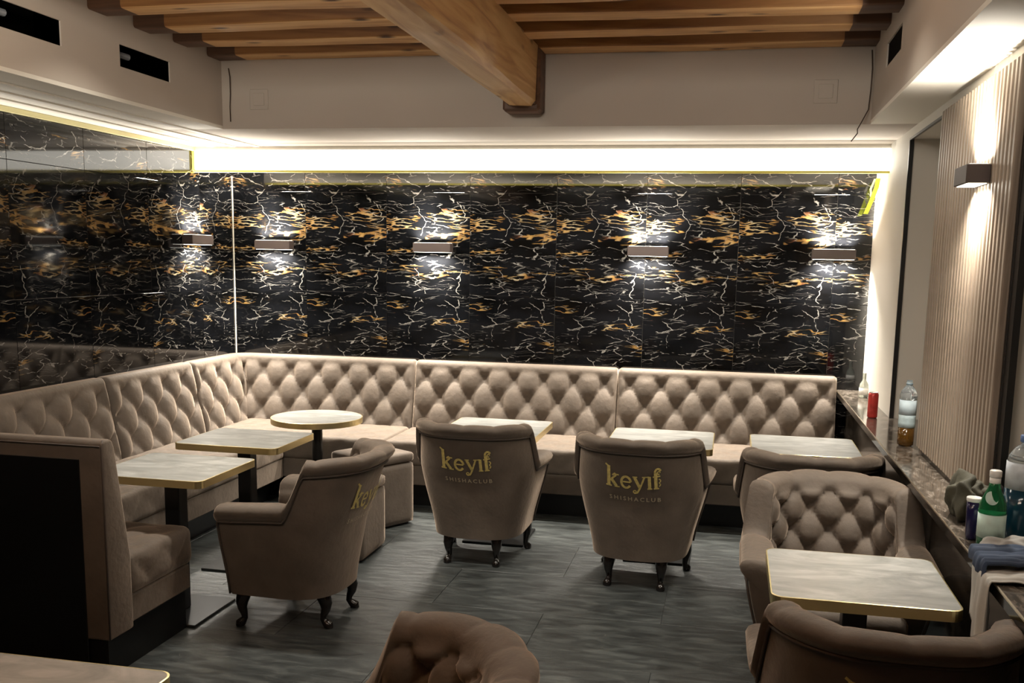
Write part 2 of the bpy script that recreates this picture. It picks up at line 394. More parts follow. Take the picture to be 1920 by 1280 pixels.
# ceiling: boards, joists, beam
cl = MB().box(-4.1, 1.6, -2, YB, 3.22, 3.26).build('ceiling', board_m); struct(cl)
jy = [5.71, 5.33, 4.95, 4.57, 4.19, 3.81, 3.43]
for k, y in enumerate(jy):
    rt = empty('ceiling_joist', (-1.25, y, 3.0))
    nm = ['against the back bulkhead', 'second from the back bulkhead', 'third from the back bulkhead', 'fourth from the back bulkhead', 'fifth from the back bulkhead, grazing the top picture edge', 'sixth from the back bulkhead, above the picture edge', 'seventh from the back bulkhead, above the picture edge'][k]
    tag(rt, ('rough honey coloured ceiling joist ' + nm) if nm else 'rough wooden ceiling joist above the camera, beyond the fourth from the back', 'joist', 'ceiling joists')
    x0, x1 = XUL - .02, XUR + .02; L = x1 - x0; n = 40
    def jf(i, j, seed=k):
        u = i / (n - 1); x = x0 + L * u + 1.25
        c = [(0, .22), (0, .012), (.006, .003), (.014, 0), (.156, 0), (.165, .004), (.17, .014), (.17, .22)][j]
        wz = .004 * sin(u * 7 + seed * 2.1) + .0015 * sin(u * 23 + seed) ; wy = .005 * sin(u * 7 + seed * 1.3)
        return (x, c[0] + wy, c[1] + wz * (1 if c[1] < .1 else 0))
    def seg(a, b):
        g = MB(); ii = list(range(a, b + 1)); g.grid(len(ii), 8, lambda i, j: jf(ii[i], j)); return g
    jb = seg(2, n - 3).build('joist_body', [joist_under_lit, joist_shaded], rt, auto=40)
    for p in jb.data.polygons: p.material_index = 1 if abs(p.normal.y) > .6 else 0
    seg(0, 2).build('joist_end', stain_m, rt, auto=40)['label'] = 'dark unsanded end'
    seg(n - 3, n - 1).build('joist_end', stain_m, rt, auto=40)['label'] = 'dark unsanded end'
bm = empty('ceiling_beam', (-1.243, 3, 2.68)); tag(bm, 'massive honey coloured main beam with knots crossing under the joists', 'beam')
def bprof(c=.016):
    x0, x1, z0, z1 = -.084, .084, 0, .33
    return [(x0, z1), (x0, c), (x0 + c, 0), (x1 - c * 1.4, 0), (x1, c * 1.6), (x1 + .004, z1)]
bp = bprof(); n = 60
g = MB().grid(n, 6, lambda i, j: (bp[j][0] + .004 * sin(i * .35 + j), -5 + (5 + 2.70) * i / (n - 1), bp[j][1] + .003 * sin(i * .5 + j * 2)))
g.build('beam_body', beam_m, bm, auto=35)
MB().cbox(-.115, .105, 2.70, 2.87, -.03, .33, .015).build('beam_end', stain_m, bm)['label'] = 'dark stained end in the bulkhead pocket'
MB().cbox(-.088, .09, 2.69, 2.703, 0.002, .325, .01).build('beam_face', stain_m, bm)

# upper wall plates, wires, tapes
for (x, z, s_, lab) in ((-2.975, 2.765, .125, 'square plastered-over cover plate left of the beam'), (.465, 2.765, .13, 'square plastered-over cover plate right of the beam')):
    r = empty('cover_plate', (x, YU, z)); tag(r, lab, 'cover plate')
    MB().cbox(-s_ / 2, s_ / 2, -.006, 0, -s_ / 2, s_ / 2, .003).build('plate', plaster, r)
    MB().cbox(-s_ * .3, s_ * .3, -.010, -.006, -s_ * .3, s_ * .3, .002).build('inner_plate', plaster, r)
o = MB().tube([(XUL + .055, YU - .01, 2.955), (XUL + .068, YU - .02, 2.90), (XUL + .066, YU - .015, 2.80), (XUL + .058, YU - .01, 2.72), (XUL + .06, YU - .01, 2.63)], .0035, 6).build('loose_wire', wire_m, smooth=True)
tag(o, 'thin loose wire hanging down the left corner of the bulkhead', 'wire')
o = MB().tube([(XUR - .02, YU - .02, 2.98), (XUR - .012, YU - .02, 2.88), (XUR - .014, YU - .025, 2.76), (XUR - .02, YU - .03, 2.66), (XUR - .05, YU - .06, 2.60), (XUR - .075, YU - .06, 2.55), (XUR - .072, YU - .05, 2.53), (XUR - .1, YU - .02, 2.49)], .0032, 6).build('loose_wire', wire_m, smooth=True)
tag(o, 'thin loose wire hanging down the right corner beside the wall vent', 'wire')
def ribbon(pts, w, wd=(1, 0, 0)):
    b = MB(); d = Vector(wd).normalized() * w / 2; V = []
    for p in pts:
        p = Vector(p); V += [p - d, p + d, p + d + Vector((0, .0015, 0)), p - d + Vector((0, .0015, 0))]
    m = len(pts); F = [(i * 4 + k, i * 4 + (k + 1) % 4, (i + 1) * 4 + (k + 1) % 4, (i + 1) * 4 + k) for i in range(m - 1) for k in range(4)] + [(0, 1, 2, 3), tuple((m - 1) * 4 + k for k in (3, 2, 1, 0))]
    return b.add(V, F)
o = ribbon([(.955, 7.2, 2.40), (.95, 7.22, 2.34), (.925, 7.22, 2.26), (.905, 7.23, 2.20), (.89, 7.23, 2.16)], .03).build('hanging_tape', tape_l); tag(o, 'bright yellow strip of tape dangling at the right end of the marble wall', 'tape')
o = ribbon([(.94, 7.25, 2.40), (.915, 7.25, 2.33), (.93, 7.26, 2.25), (.965, 7.26, 2.24), (.975, 7.26, 2.3)], .014).build('hanging_tape', mat('pale_tape', (.75, .72, .6), .6)); tag(o, 'pale curled strip of tape behind the bright yellow one', 'tape')

# ------------------------------------------------------------------ wall lamps
def sconce(loc, rz, lab, power=32, hl=.15):
    r = empty('wall_sconce', loc, rz); tag(r, lab, 'wall lamp', 'box shaped wall lamps shining up and down')
    MB().cbox(-hl, hl, -.09, -.002, -.036, .036, .003).build('housing', brown_metal, r)
    for s_ in (1, -1):
        l = MB().cbox(-hl + .008, hl - .008, -.080, -.012, *sorted((s_ * .0345, s_ * .0368)), .001).build('lens', led, r); l['label'] = 'glowing lens'
        M = Matrix.Translation(loc) @ Matrix.Rotation(rz, 4, 'Z')
        p = M @ Vector((0, -.05, s_ * .043))
        a = area('sconce_light', p, .26, .05, power, NEUT, (0 if s_ < 0 else PI, 0, rz), 130)
    return r
Yw = YB
for x, lab in ((-3.62, 'brown box wall lamp on the back marble wall nearest the left corner'), (-2.29, 'brown box wall lamp on the back marble wall, second from the left corner'), (-.622, 'brown box wall lamp on the back marble wall, third from the left corner'), (.705, 'brown box wall lamp on the back marble wall at its right end')):
    sconce((x, YB, 1.878), 0, lab)
sconce((XL, 6.78, 1.90), PI / 2, 'brown box wall lamp on the left marble wall')
sconce((XR - .03, 4.13, 2.155), -PI / 2, 'brown box wall lamp mounted on the wooden slats', 15, .105)

# ------------------------------------------------------------------ tufting
def tuft(u, v, du, dv, A, crease=.42, rb=.30):
    a = u / du + v / (2 * dv); b = u / du - v / (2 * dv)
    sa, sb = abs(sin(PI * a)), abs(sin(PI * b))
    da, db = a - round(a), b - round(b)
    # the nearest lattice point has da, db
    d2 = ((da + db) / 2) ** 2 + ((da - db) / 2) ** 2
    puff = (sa * sb) ** .5
    sharp = min(1, min(sa, sb) * 2.2) ** .6
    return A * ((1 - crease) * (.6 * puff + .4 * sharp) + crease * (1 - math.exp(-d2 / (rb * rb) * 2.2)))

def banquette_back(name, path, lab, du=.235, dv=.155, z0=.46, ztop=1.0, d0=.20, d1=.10, group='tufted backrest sections of the corner banquette', A=.055, dtop=0.0, res=.0155, capcol=None, thing=True, parent=None):
    # path: list of 2D points along the wall; inward side is to the right of travel direction normals given by n(i)
    P = [Vector(p) for p in path]
    seg = [(P[i + 1] - P[i]).length for i in range(len(P) - 1)]; Lt = sum(seg)
    N = max(12, int(Lt / res))
    def at(s):
        s = max(0, min(Lt, s)); i = 0
        while i < len(seg) - 1 and s > seg[i]: s -= seg[i]; i += 1
        t = s / seg[i]; p = P[i].lerp(P[i + 1], t)
        def nrm(k):
            k = max(0, min(len(seg) - 1, k)); d = (P[k + 1] - P[k]).normalized(); return Vector((d.y, -d.x))
        # smooth normals
        n0 = (nrm(i - 1) + nrm(i)).normalized() if i > 0 else nrm(i); n1 = (nrm(i) + nrm(i + 1)).normalized() if i < len(seg) - 1 else nrm(i)
        return p, n0.lerp(n1, t).normalized()
    prof = []
    zt = ztop - .045
    nv = int((zt - z0) / (res * .9))
    for k in range(nv + 1):
        t = k / nv; z = lerp(z0, zt, t); prof.append((lerp(d0, d1 + .0, t), z, 1, z - z0))
    for a in (15, 30, 45, 60, 75, 90): prof.append((d1 - .035 + .035 * cos(math.radians(a)), zt + .045 * sin(math.radians(a)), .15 if a < 45 else 0, zt - z0 + a * .0005))
    prof += [(d1 - .045, ztop, 0, 0), (dtop + .02, ztop, 0, 0), (dtop + .006, ztop - .006, 0, 0), (dtop, ztop - .03, 0, 0), (dtop, .3, 0, 0)]
    off = (Lt / du - round(Lt / du)) / 2 * du
    H_ = zt - z0
    def f(i, j):
        s = Lt * i / (N - 1); p, n = at(s); d, z, wgt, v = prof[j]
        e = min(s, Lt - s); ed = .03
        h = 0
        if wgt:
            m = sm(e / .05) * sm((v + .02) / .05)
            top = sm((H_ - v) / .06)
            tu = tuft(s - off - du * .5, v - H_ + .075, du, dv, A)
            h = (A * .72 + (tu - A * .72) * m * (.15 + .85 * top) * wgt) - A * .72
        rd = 0
        if e < ed: rd = .022 * (1 - math.sqrt(max(0, 1 - (1 - e / ed) ** 2)))
        d2 = max(dtop, d + h - (rd if j < len(prof) - 4 else 0))
        q = p + n * d2
        return (q.x, q.y, z - (rd * .5 if z > zt else 0))
    g = MB(); g.grid(N, len(prof), f)
    m = len(prof)
    g.f.append(tuple(range(m))); g.f.append(tuple((N - 1) * m + k for k in range(m))[::-1])
    o = g.build(name, velvet, parent, smooth=False, auto=50)
    if thing: tag(o, lab, 'backrest', group)
    return o

def cushion(name, x0, x1, y0, y1, z0, z1, r=.035, res=.02, tu=None, mats=velvet, parent=None, faces='tfrlb'):
    nx, ny, nz = (max(4, int((b - a) / res)) for a, b in ((x0, x1), (y0, y1), (z0, z1)))
    g = MB(); C0 = Vector((x0 + r, y0 + r, z0 + r)); C1 = Vector((x1 - r, y1 - r, z1 - r))
    def rp(x, y, z):
        p = Vector((x, y, z)); q = Vector((min(max(p[k], C0[k]), C1[k]) for k in range(3))); d = p - q
        if d.length < 1e-9: return p, Vector((0, 0, 1))
        n = d.normalized(); p = q + n * r
        if tu:
            ax = max(range(3), key=lambda k: abs(n[k])); du, dv, A = tu
            e = min(x - x0, x1 - x) if ax != 0 else min(y - y0, y1 - y)
            if ax == 2 and n[2] > 0: u, v = p.x, p.y * 1.; sc = 1
            elif ax == 1: u, v = p.x, z - z1 ; sc = .8
            elif ax == 0: u, v = p.y, z - z1 ; sc = .8
            else: return p, n
            dvv = dv if ax == 2 else dv
            if ax == 2:
                m = sm(min(x - x0, x1 - x, y - y0, y1 - y) / .06)
            else: m = sm(min(z1 - z, z - z0) / .05) * sm(e / .05)
            p = p + n * ((tuft(u, v if ax == 2 else v + dv * .0 - .08, du, dvv, A, .2) - A * .7) * m * sc)
        return p, n
    L = lambda a, b, k, n: a + (b - a) * k / n
    g.grid(nx + 1, ny + 1, lambda i, j: rp(L(x0, x1, i, nx), L(y0, y1, j, ny), z1)[0])
    g.grid(nx + 1, ny + 1, lambda i, j: rp(L(x0, x1, i, nx), L(y1, y0, j, ny), z0)[0])
    for yy in (y0, y1): g.grid(nx + 1, nz + 1, lambda i, j: rp(L(x0, x1, i, nx) if yy == y0 else L(x1, x0, i, nx), yy, L(z0, z1, j, nz))[0])
    for xx in (x0, x1): g.grid(ny + 1, nz + 1, lambda i, j: rp(xx, L(y0, y1, i, ny) if xx == x1 else L(y1, y0, i, ny), L(z0, z1, j, nz))[0])
    o = g.build(name, mats, parent, smooth=True)
    import bmesh
    bmx = bmesh.new(); bmx.from_mesh(o.data); bmesh.ops.remove_doubles(bmx, verts=bmx.verts, dist=.0004); bmesh.ops.recalc_face_normals(bmx, faces=bmx.faces); bmx.to_mesh(o.data); bmx.free(); o.data.shade_smooth()
    return o

# corner banquette backs
W0 = .004
cr = .16; xa, yb = XL + W0, YB - W0
arc = [(xa + cr - cr * cos(a), yb - cr + cr * sin(a)) for a in [PI / 2 * k / 10 for k in range(11)]]
def banquette(x0, x1, y0, y1, lab, paths, px):
    cx, cy = (x0 + x1) / 2, (y0 + y1) / 2
    r = empty('banquette', (cx, cy, 0)); tag(r, lab, 'banquette', 'sections of the corner banquette')
    for p in paths: banquette_back('backrest', [(x - cx, y - cy) for x, y in p], None, thing=False, parent=r)
    a, b, c, d = x0 - cx, x1 - cx, y0 - cy, y1 - cy
    cushion('seat_cushion', a, b, c, d, .31, .49, .03, .022, (.24, .12, .016), parent=r)
    fx1, fy0 = px
    MB().cbox(a + .008, b - .012, c + .012, d - .004, .17, .314, .006).build('base_panel', velvet, r)
    MB().box(a + .02, b - .02 - fx1, c + fy0, d - .02, .0, .17).build('plinth', black, r)
banquette(-3.79, -3.18, 4.24, 6.56, 'tufted taupe banquette run along the left marble wall', [[(xa, 3.70), (xa, 5.53)], [(xa, 5.54), (xa, 6.56)]], (.1, 0))
banquette(-3.79, -2.425, 6.57, 7.20, 'tufted taupe corner banquette bending from left wall to back wall behind the round table', [[(xa, 6.57)] + arc + [(-2.425, yb)]], (0, .1))
banquette(-2.415, -.818, 6.57, 7.20, 'tufted taupe banquette on the back wall between the corner piece and the right end', [[(-2.415, yb), (-.818, yb)]], (0, .1))
banquette(-.808, .782, 6.57, 7.20, 'tufted taupe banquette on the back wall ending at the stone ledge', [[(-.808, yb), (.782, yb)]], (0, .1))

# booth bench in the left foreground
bo = empty('booth_bench', (-3.24, 3.8, 0)); tag(bo, 'taupe booth bench with black rear panel standing left in the foreground', 'bench')
by = 3.49 - 3.8
b = MB(); X0, X1 = -.50, .74
# padded back: profile in (y,z)
pr = [(by, .17), (by, 1.0), (by + .006, 1.022), (by + .02, 1.03), (by + .06, 1.03), (by + .078, 1.02), (by + .088, .995), (by + .17, .5), (by + .17, .17)]
V = [(x, y, z) for x in (X0, X1) for y, z in pr]; m = len(pr)
b.add(V, [tuple(range(m)), tuple(range(m, 2 * m))[::-1]] + [(i, i + m, (i + 1) % m + m, (i + 1) % m) for i in range(m)])
o = b.build('backrest', velvet, bo); bv = o.modifiers.new('bevel', 'BEVEL'); bv.width = .012; bv.segments = 3; bv.limit_method = 'ANGLE'; bv.angle_limit = .6
o.data.shade_smooth()
MB().cbox(X0 + .02, X1 - .105, by - .004, by + .002, .02, .950, .002).build('rear_panel', black, bo)['label'] = 'black flat rear panel'
MB().tube([(X1 - .004, by + .004, .175), (X1 - .004, by + .004, 1.0), (X1 - .008, by + .02, 1.03)], .004, 6).build('piping', velvet_dark, bo, True)
MB().tube([(X0, by - .002, 1.008), (X1 - .01, by - .002, 1.008)], .0035, 6).build('piping', velvet_dark, bo, True)
# tufted inner face of booth back
cushion('seat_cushion', X0, X1 - .0, by + .15, .36, .31, .50, .04, .02, (.22, .11, .020), parent=bo)
MB().cbox(X0, X1 - .01, by + .02, .335, .19, .315, .008).build('base_panel', velvet, bo)
MB().box(X0, X1 + .0 - .02, by + .012, .30, .0, .19).build('plinth', black, bo)

# cube stools
def stool(x, y, rz, lab, h=.46, s=.21):
    r = empty('cube_stool', (x, y, 0), rz); tag(r, lab, 'stool', 'upholstered cube stools')
    cushion('stool_body', -s, s, -s, s, .012, h - .07, .02, .035, None, parent=r)
    cushion('stool_seat', -s - .004, s + .004, -s - .004, s + .004, h - .07, h, .028, .03, None, parent=r)
    MB().cbox(-s + .03, s - .03, -s + .03, s - .03, 0, .014, .002).build('base', black, r)
stool(-2.275, 5.455, 0, 'taupe cube stool right behind the single armchair by the left tables')
stool(-2.33, 6.13, math.radians(-31) + PI / 2, 'taupe cube stool turned at an angle beside the round table', .50, .20)

# ------------------------------------------------------------------ tables
def table(x0, x1, y0, y1, lab, py=0, base=.2):
    cx, cy = (x0 + x1) / 2, (y0 + y1) / 2; hx, hy = (x1 - x0) / 2, (y1 - y0) / 2
    r = empty('cafe_table', (cx, cy, 0)); tag(r, lab, 'table', 'square marble tables with gold edge')
    top = MB().prism(rrect(-hx + .004, hx - .004, -hy + .004, hy - .004, .036), .722, .7505).build('tabletop', table_m, r)
    band(r, rrect(-hx, hx, -hy, hy, .04))
    MB().cbox(-.04, .04, -.04 + py, .04 + py, .014, .70, .004).build('post', blackm, r)
    MB().box(-.12, .12, -.12 + py, .12 + py, .70, .716).build('mounting_plate', blackm, r)
    MB().cbox(-base, base, -base + py, base + py, 0, .014, .003).build('base_plate', blackm, r)
    return r
def band(r, poly):
    b = MB(); n = len(poly); cx = sum(p[0] for p in poly) / n; cy = sum(p[1] for p in poly) / n
    V = []
    for (k, z) in ((1, .714), (1, .750), (.985, .7508), (.985, .714)):
        V += [(p[0] * k, p[1] * k, z) for p in poly]
    b.add(V, [(a * n + i, a * n + (i + 1) % n, ((a + 1) % 4) * n + (i + 1) % n, ((a + 1) % 4) * n + i) for a in range(4) for i in range(n)])
    b.build('gold_edge_band', gold, r)['label'] = 'polished brass edge band'
table(-2.975, -2.373, 4.02, 4.58, 'square marble table with gold edge between booth bench and second left table')
table(-3.02, -2.40, 4.84, 5.37, 'square marble table with gold edge directly in front of the round table')
table(-1.725, -1.105, 5.54, 6.22, 'square marble table with gold edge behind the lettered armchair nearest the cube stools', .15)
table(-.68, -.06, 5.52, 6.13, 'square marble table with gold edge behind the middle lettered armchair', .08)
table(.155, .765, 5.52, 6.14, 'square marble table against the stone ledge near the back wall')
table(.172, .757, 3.085, 3.637, 'large-looking square marble table between two armchairs at the right ledge')
table(-1.93, -1.333, 1.53, 2.115, 'marble table cut off by the bottom left corner of the picture')
r = empty('round_table', (-2.64, 5.93, 0)); tag(r, 'small round marble table with gold edge in the banquette corner', 'table')
circ = [(.297 * cos(2 * PI * k / 64), .297 * sin(2 * PI * k / 64)) for k in range(64)]
MB().prism([(x * .985, y * .985) for x, y in circ], .722, .7505).build('tabletop', table_m, r)
band(r, circ)
MB().lathe([(.035, .014), (.035, .70)], 20).build('post', blackm, r, auto=40)
MB().lathe([(.14, .70), (.14, .716)], 24).build('mounting_plate', blackm, r)
MB().lathe([(.135, 0), (.135, .012), (.13, .014)], 32).build('base_plate', blackm, r)

# ------------------------------------------------------------------ armchair
A_, B_, NE, YF = .365, .335, 2.7, .215
def fp():
    pts = []
    for k in range(16): pts.append((-A_, YF * (1 - k / 16)))
    K = 220
    for k in range(K + 1):
        th = PI * k / K; c, s_ = cos(th), sin(th)
        pts.append((-A_ * math.copysign(abs(c) ** (2 / NE), c), -B_ * abs(s_) ** (2 / NE)))
    for k in range(1, 17): pts.append((A_, YF * k / 16))
    return pts
FP = fp(); CUM = [0]
for i in range(1, len(FP)): CUM.append(CUM[-1] + math.hypot(FP[i][0] - FP[i - 1][0], FP[i][1] - FP[i - 1][1]))
LT = CUM[-1]
def fpat(s):       # s measured from back centre, -LT/2..LT/2
    s = max(0, min(LT, s + LT / 2)); lo, hi = 0, len(CUM) - 1
    while hi - lo > 1:
        mid = (lo + hi) // 2
        if CUM[mid] <= s: lo = mid
        else: hi = mid
    t = (s - CUM[lo]) / max(1e-9, CUM[hi] - CUM[lo])
    return lerp(FP[lo][0], FP[hi][0], t), lerp(FP[lo][1], FP[hi][1], t)
def fpn(s):
    a = fpat(s - .03); b = fpat(s + .03); dx, dy = b[0] - a[0], b[1] - a[1]; l = math.hypot(dx, dy) or 1
    return -dy / l, dx / l     # inward
S_ARM = None
for k in range(400):
    s = LT / 2 * k / 400; x, y = fpat(s)
    if y > -.135 and S_ARM is None: S_ARM = s
def htop(s):
    s = abs(s); t = sm((S_ARM + .03 - s) / .055)
    arm = .645 - .02 * sm((s - S_ARM) / .4)
    return lerp(arm, .872 - .012 * (s / S_ARM) ** 2 if s < S_ARM else .860, t)
def cpos(s, n, z):
    x, y = fpat(s); nx, ny = fpn(s); x += nx * n; y += ny * n
    t = sm((z - .10) / .52); kx = lerp(.74, 1, t)
    ky = lerp(.83, 1, t) if y < 0 else lerp(.97, 1, t)
    if z > .6: kx = 1 - .05 * min(1, (z - .6) / .25)
    x *= kx; y *= ky
    if z > .50: y -= .36 * lerp(1, .5, sm((abs(s) - .08) / (S_ARM - .08))) * (z - .50) * sm((abs(s) < S_ARM + .06) * (1 - max(0, abs(s) - S_ARM) / .06))
    return Vector((x, y, z))
NS = 150
SS = [-LT / 2 + LT * i / (NS - 1) for i in range(NS)]
def rim(s):
    h = htop(s); th = lerp(.085, .115, sm((abs(s) - S_ARM) / .08))
    P = [(.004, h - .075), (-.010, h - .062), (-.022, h - .045), (-.026, h - .026), (-.018, h - .008), (0, h + .002), (.03, h + .006), (th - .03, h + .0), (th - .008, h - .012), (th + .002, h - .032), (th + .002, h - .055)]
    return P, h, th
def arm_rows(i):
    s = SS[i]; P, h, th = rim(s); R = []
    for j, (n, z) in enumerate(P):
        # pleats over the roll
        pk = (1 - abs(sin(PI * (s * .78 / .148))) ** .35) * (abs(s) < S_ARM + .02) * sin(PI * j / 11)
        R.append(cpos(s, n, z - .012 * pk))
    zb, zt = .36, h - .055; K = 34
    back = sm((S_ARM + .02 - abs(s)) / .06)
    for k in range(1, K + 1):
        z = lerp(zt, zb, k / K); v = .815 - z
        m = sm((zt - z) / .03) * .9 + .1
        tf = tuft(s * .78, v, .148, .088, .060, .40) - .034
        pl = abs(sin(PI * (s * .78 / .148))) ** .6 * .03 - .022          # vertical pleats above the top buttons
        mixv = sm((z - .815) / .03)
        hh = lerp(tf, pl, mixv) * m * lerp(.35, 1, back)
        R.append(cpos(s, th + .002 + hh, z))
    return R, K
def make_chair():
    r = empty('tub_armchair')
    # outer shell
    g = MB(); rows = 12
    def of(i, j):
        s = SS[i]; h = htop(s); z = lerp(.165, h - .072, j / rows); return cpos(s, .006, z)
    g.grid(NS, rows + 1, of)
    base = [i * (rows + 1) for i in range(NS)]; g.f.append(tuple(base))
    g.build('outer_shell', velvet, r, auto=60)
    # rolled rim, arms and tufted inside
    g = MB(); R0 = [arm_rows(i)[0] for i in range(NS)]; m = len(R0[0])
    # crease lines over the roll above each pleat
    g.grid(NS, m, lambda i, j: R0[i][j])
    # padded front of the arms
    for i0 in (0, NS - 1):
        ring = [R0[i0][j] for j in range(m)] + [cpos(SS[i0], .006, z) for z in [lerp(.165, htop(SS[i0]) - .08, q / 10) for q in range(11)]]
        ring = [R0[i0][j] for j in range(m)] + [cpos(SS[i0], .10, .27), cpos(SS[i0], .09, .165)] + [cpos(SS[i0], .006, lerp(.165, htop(SS[i0]) - .08, q / 10)) for q in range(11)]
        c = sum(ring, Vector()) / len(ring); n = len(ring); V = list(ring)
        for k, (sc, off) in enumerate(((.97, .010), (.88, .020), (.6, .026), (.2, .027))):
            V += [Vector((c.x + (p.x - c.x) * sc, p.y + off, c.z + (p.z - c.z) * lerp(1, sc, .8))) for p in ring]
        V.append(Vector((c.x, c.y + .027, c.z)))
        F = [(k * n + q, k * n + (q + 1) % n, (k + 1) * n + (q + 1) % n, (k + 1) * n + q) for k in range(4) for q in range(n)] + [(4 * n + q, 4 * n + (q + 1) % n, 5 * n) for q in range(n)]
        g.add(V, F)
    o = g.build('tufted_back_and_arms', velvet, r, auto=70)
    # piping along the rim and down the arm fronts
    pts = [cpos(s, -.003, htop(s) - .076) for s in SS]
    fr = lambda i0, sg: [cpos(SS[i0], .0, z) + Vector((0, .012, 0)) for z in [lerp(.17, htop(SS[i0]) - .08, q / 8) for q in range(9)]]
    MB().tube(fr(0, 1) + pts + fr(NS - 1, 1)[::-1], .0055, 6).build('piping', velvet_dark, r, True)
    cushion('seat_cushion', -.265, .265, -.20, YF + .06, .32, .455, .045, .03, None, parent=r)
    cushion('seat_rail', -.235, .235, -.18, YF - .005, .165, .325, .015, .05, None, parent=r)
    # cabriole legs
    for sx in (-1, 1):
        for front in (True, False):
            x0, y0 = (.235 * sx, .165) if front else (.145 * sx, -.205)
            ox, oy = (.012 * sx, .02) if front else (.006 * sx, -.035)
            prof = [(0, .175, .034), (.25, .15, .034), (.6, .12, .030), (.55, .09, .023), (.2, .06, .017), (.1, .04, .0155), (.5, .025, .020), (.95, .014, .025), (.95, .004, .024), (.9, 0, .018)]
            MB().tube([(x0 + ox * a, y0 + oy * a, z) for a, z, _ in prof], [q[2] for q in prof], 10).build('leg', darkwood_leg, r, True)
    # embroidery
    def onback(u, z): return cpos(u, -.0015, z)
    def strokes(P, w, flat=None):
        g = MB()
        for (pl, wd) in P:
            # densify
            Q = []
            for a, b in zip(pl[:-1], pl[1:]):
                k = max(1, int(math.hypot(b[0] - a[0], b[1] - a[1]) / .12))
                Q += [(lerp(a[0], b[0], t / k), lerp(a[1], b[1], t / k)) for t in range(k)]
            Q.append(pl[-1]); V = []
            for i, p in enumerate(Q):
                a, b = Q[max(0, i - 1)], Q[min(len(Q) - 1, i + 1)]; dx, dy = b[0] - a[0], b[1] - a[1]; l = math.hypot(dx, dy) or 1
                nx, ny = -dy / l * wd / 2, dx / l * wd / 2
                for q in ((p[0] - nx, p[1] - ny), (p[0] + nx, p[1] + ny)): V.append(w(*q))
            g.add(V, [(2 * i, 2 * i + 1, 2 * i + 3, 2 * i + 2) for i in range(len(Q) - 1)])
        return g
    arcp = lambda cx, cy, rx, ry, a0, a1, n=14: [(cx + rx * cos(math.radians(lerp(a0, a1, t / n))), cy + ry * sin(math.radians(lerp(a0, a1, t / n)))) for t in range(n + 1)]
    K = [([(.18, -.02), (.18, 1.45)], .24), ([(-.02, .03), (.40, .03)], .11), ([(-.06, 1.50), (.2, 1.38)], .12), ([(.28, .42), (.72, .86)], .13), ([(.52, .92), (.92, .92)], .10), ([(.38, .52), (.74, .06)], .22), ([(.60, .03), (.96, .03)], .10),
         ([(.45, .8), (.62, .98), (.74, .86)], .12)]
    E_ = [(arcp(1.42, .46, .33, .42, 5, 325, 20), .17), ([(1.14, .48), (1.74, .48)], .11), ([(1.12, .36), (1.12, .58)], .12)]
    Y_ = [([(2.02, .88), (2.38, .10)], .21), ([(2.72, .88), (2.36, .02), (2.2, -.28), (1.98, -.32)], .13), ([(1.88, .90), (2.22, .90)], .09), ([(2.55, .90), (2.88, .90)], .09), (arcp(2.02, -.22, .10, .10, 0, 300, 10), .09)]
    I_ = [([(3.06, 0), (3.06, .92)], .22), ([(2.90, .02), (3.24, .02)], .10), ([(2.88, .90), (3.06, .90)], .09)]
    F_ = [([(3.5, -.02), (3.5, 1.15)], .22), ([(3.34, .02), (3.70, .02)], .10), ([(3.3, .88), (3.82, .88)], .10), (arcp(3.66, 1.15, .20, .26, 175, 20, 10), .15), (arcp(3.72, 1.12, .10, .10, 0, 300, 10), .09), (arcp(3.70, .55, .13, .12, -90, 90, 8), .07), (arcp(3.70, .28, .11, .10, -90, 90, 8), .07)]
    def wmap(x, y):
        xn = (x - 1.92) / 1.92; sag = .10 * xn * xn; y2 = y * (1 + .06 * xn * xn) + sag * 1.6
        return onback(-.148 + x * .0775, .595 + (y2) * .078)
    strokes(K + E_ + Y_ + I_ + F_, wmap).build('embroidered_name', goldthread, r)['label'] = 'gold embroidered lettering keyif'
    cu = bpy.data.curves.new('caption', 'FONT'); cu.body = 'SHISHACLUB'; cu.size = 1; cu.space_character = 1.45; cu.offset = .012; cu.resolution_u = 2
    to = bpy.data.objects.new('caption', cu); COL.objects.link(to); dg = bpy.context.evaluated_depsgraph_get(); me = to.evaluated_get(dg).to_mesh()
    vs = [tuple(v.co) for v in me.vertices]; fs = [tuple(p.vertices) for p in me.polygons]
    x0 = min(v[0] for v in vs); x1 = max(v[0] for v in vs); y1 = max(v[1] for v in vs)
    V = [onback(-.135 + .285 * (v[0] - x0) / (x1 - x0), .520 + .024 * v[1] / y1 + .03 * ((v[0] - x0) / (x1 - x0) - .5) ** 2) for v in vs]
    to.to_mesh_clear(); bpy.data.objects.remove(to)
    mesh_obj('embroidered_caption', V, fs, palethread, r)['label'] = 'small pale embroidered caption SHISHACLUB'
    return r
ch = make_chair()
chairs = [
    ((-2.085, 4.43), math.radians(87), 'taupe tub armchair facing the left tables, seen from its side beside the booth bench'),
    ((-1.435, 5.65), math.radians(-1), 'taupe tub armchair with gold lettering on its back, left of the two seen from behind'),
    ((-.44, 5.475), math.radians(-4), 'taupe tub armchair with gold lettering on its back, right of the two seen from behind'),
    ((.45, 5.29), math.radians(-1), 'taupe tub armchair mostly hidden behind the tufted armchair, at the table near the back wall'),
    ((.475, 4.08), PI, 'taupe tub armchair facing the camera with its tufted inside showing, at the ledge'),
    ((.49, 2.94), math.radians(0), 'taupe tub armchair seen from behind in the bottom right corner'),
    ((-.87, 1.99), math.radians(118), 'taupe tub armchair cut off at the bottom centre, tufted inside showing')]
for i, ((x, y), a, lab) in enumerate(chairs):
    c = ch if i == 0 else dup(ch, (x, y, 0), a)
    c.location = (x, y, 0); c.rotation_euler = (0, 0, a); tag(c, lab, 'armchair', 'tub armchairs')

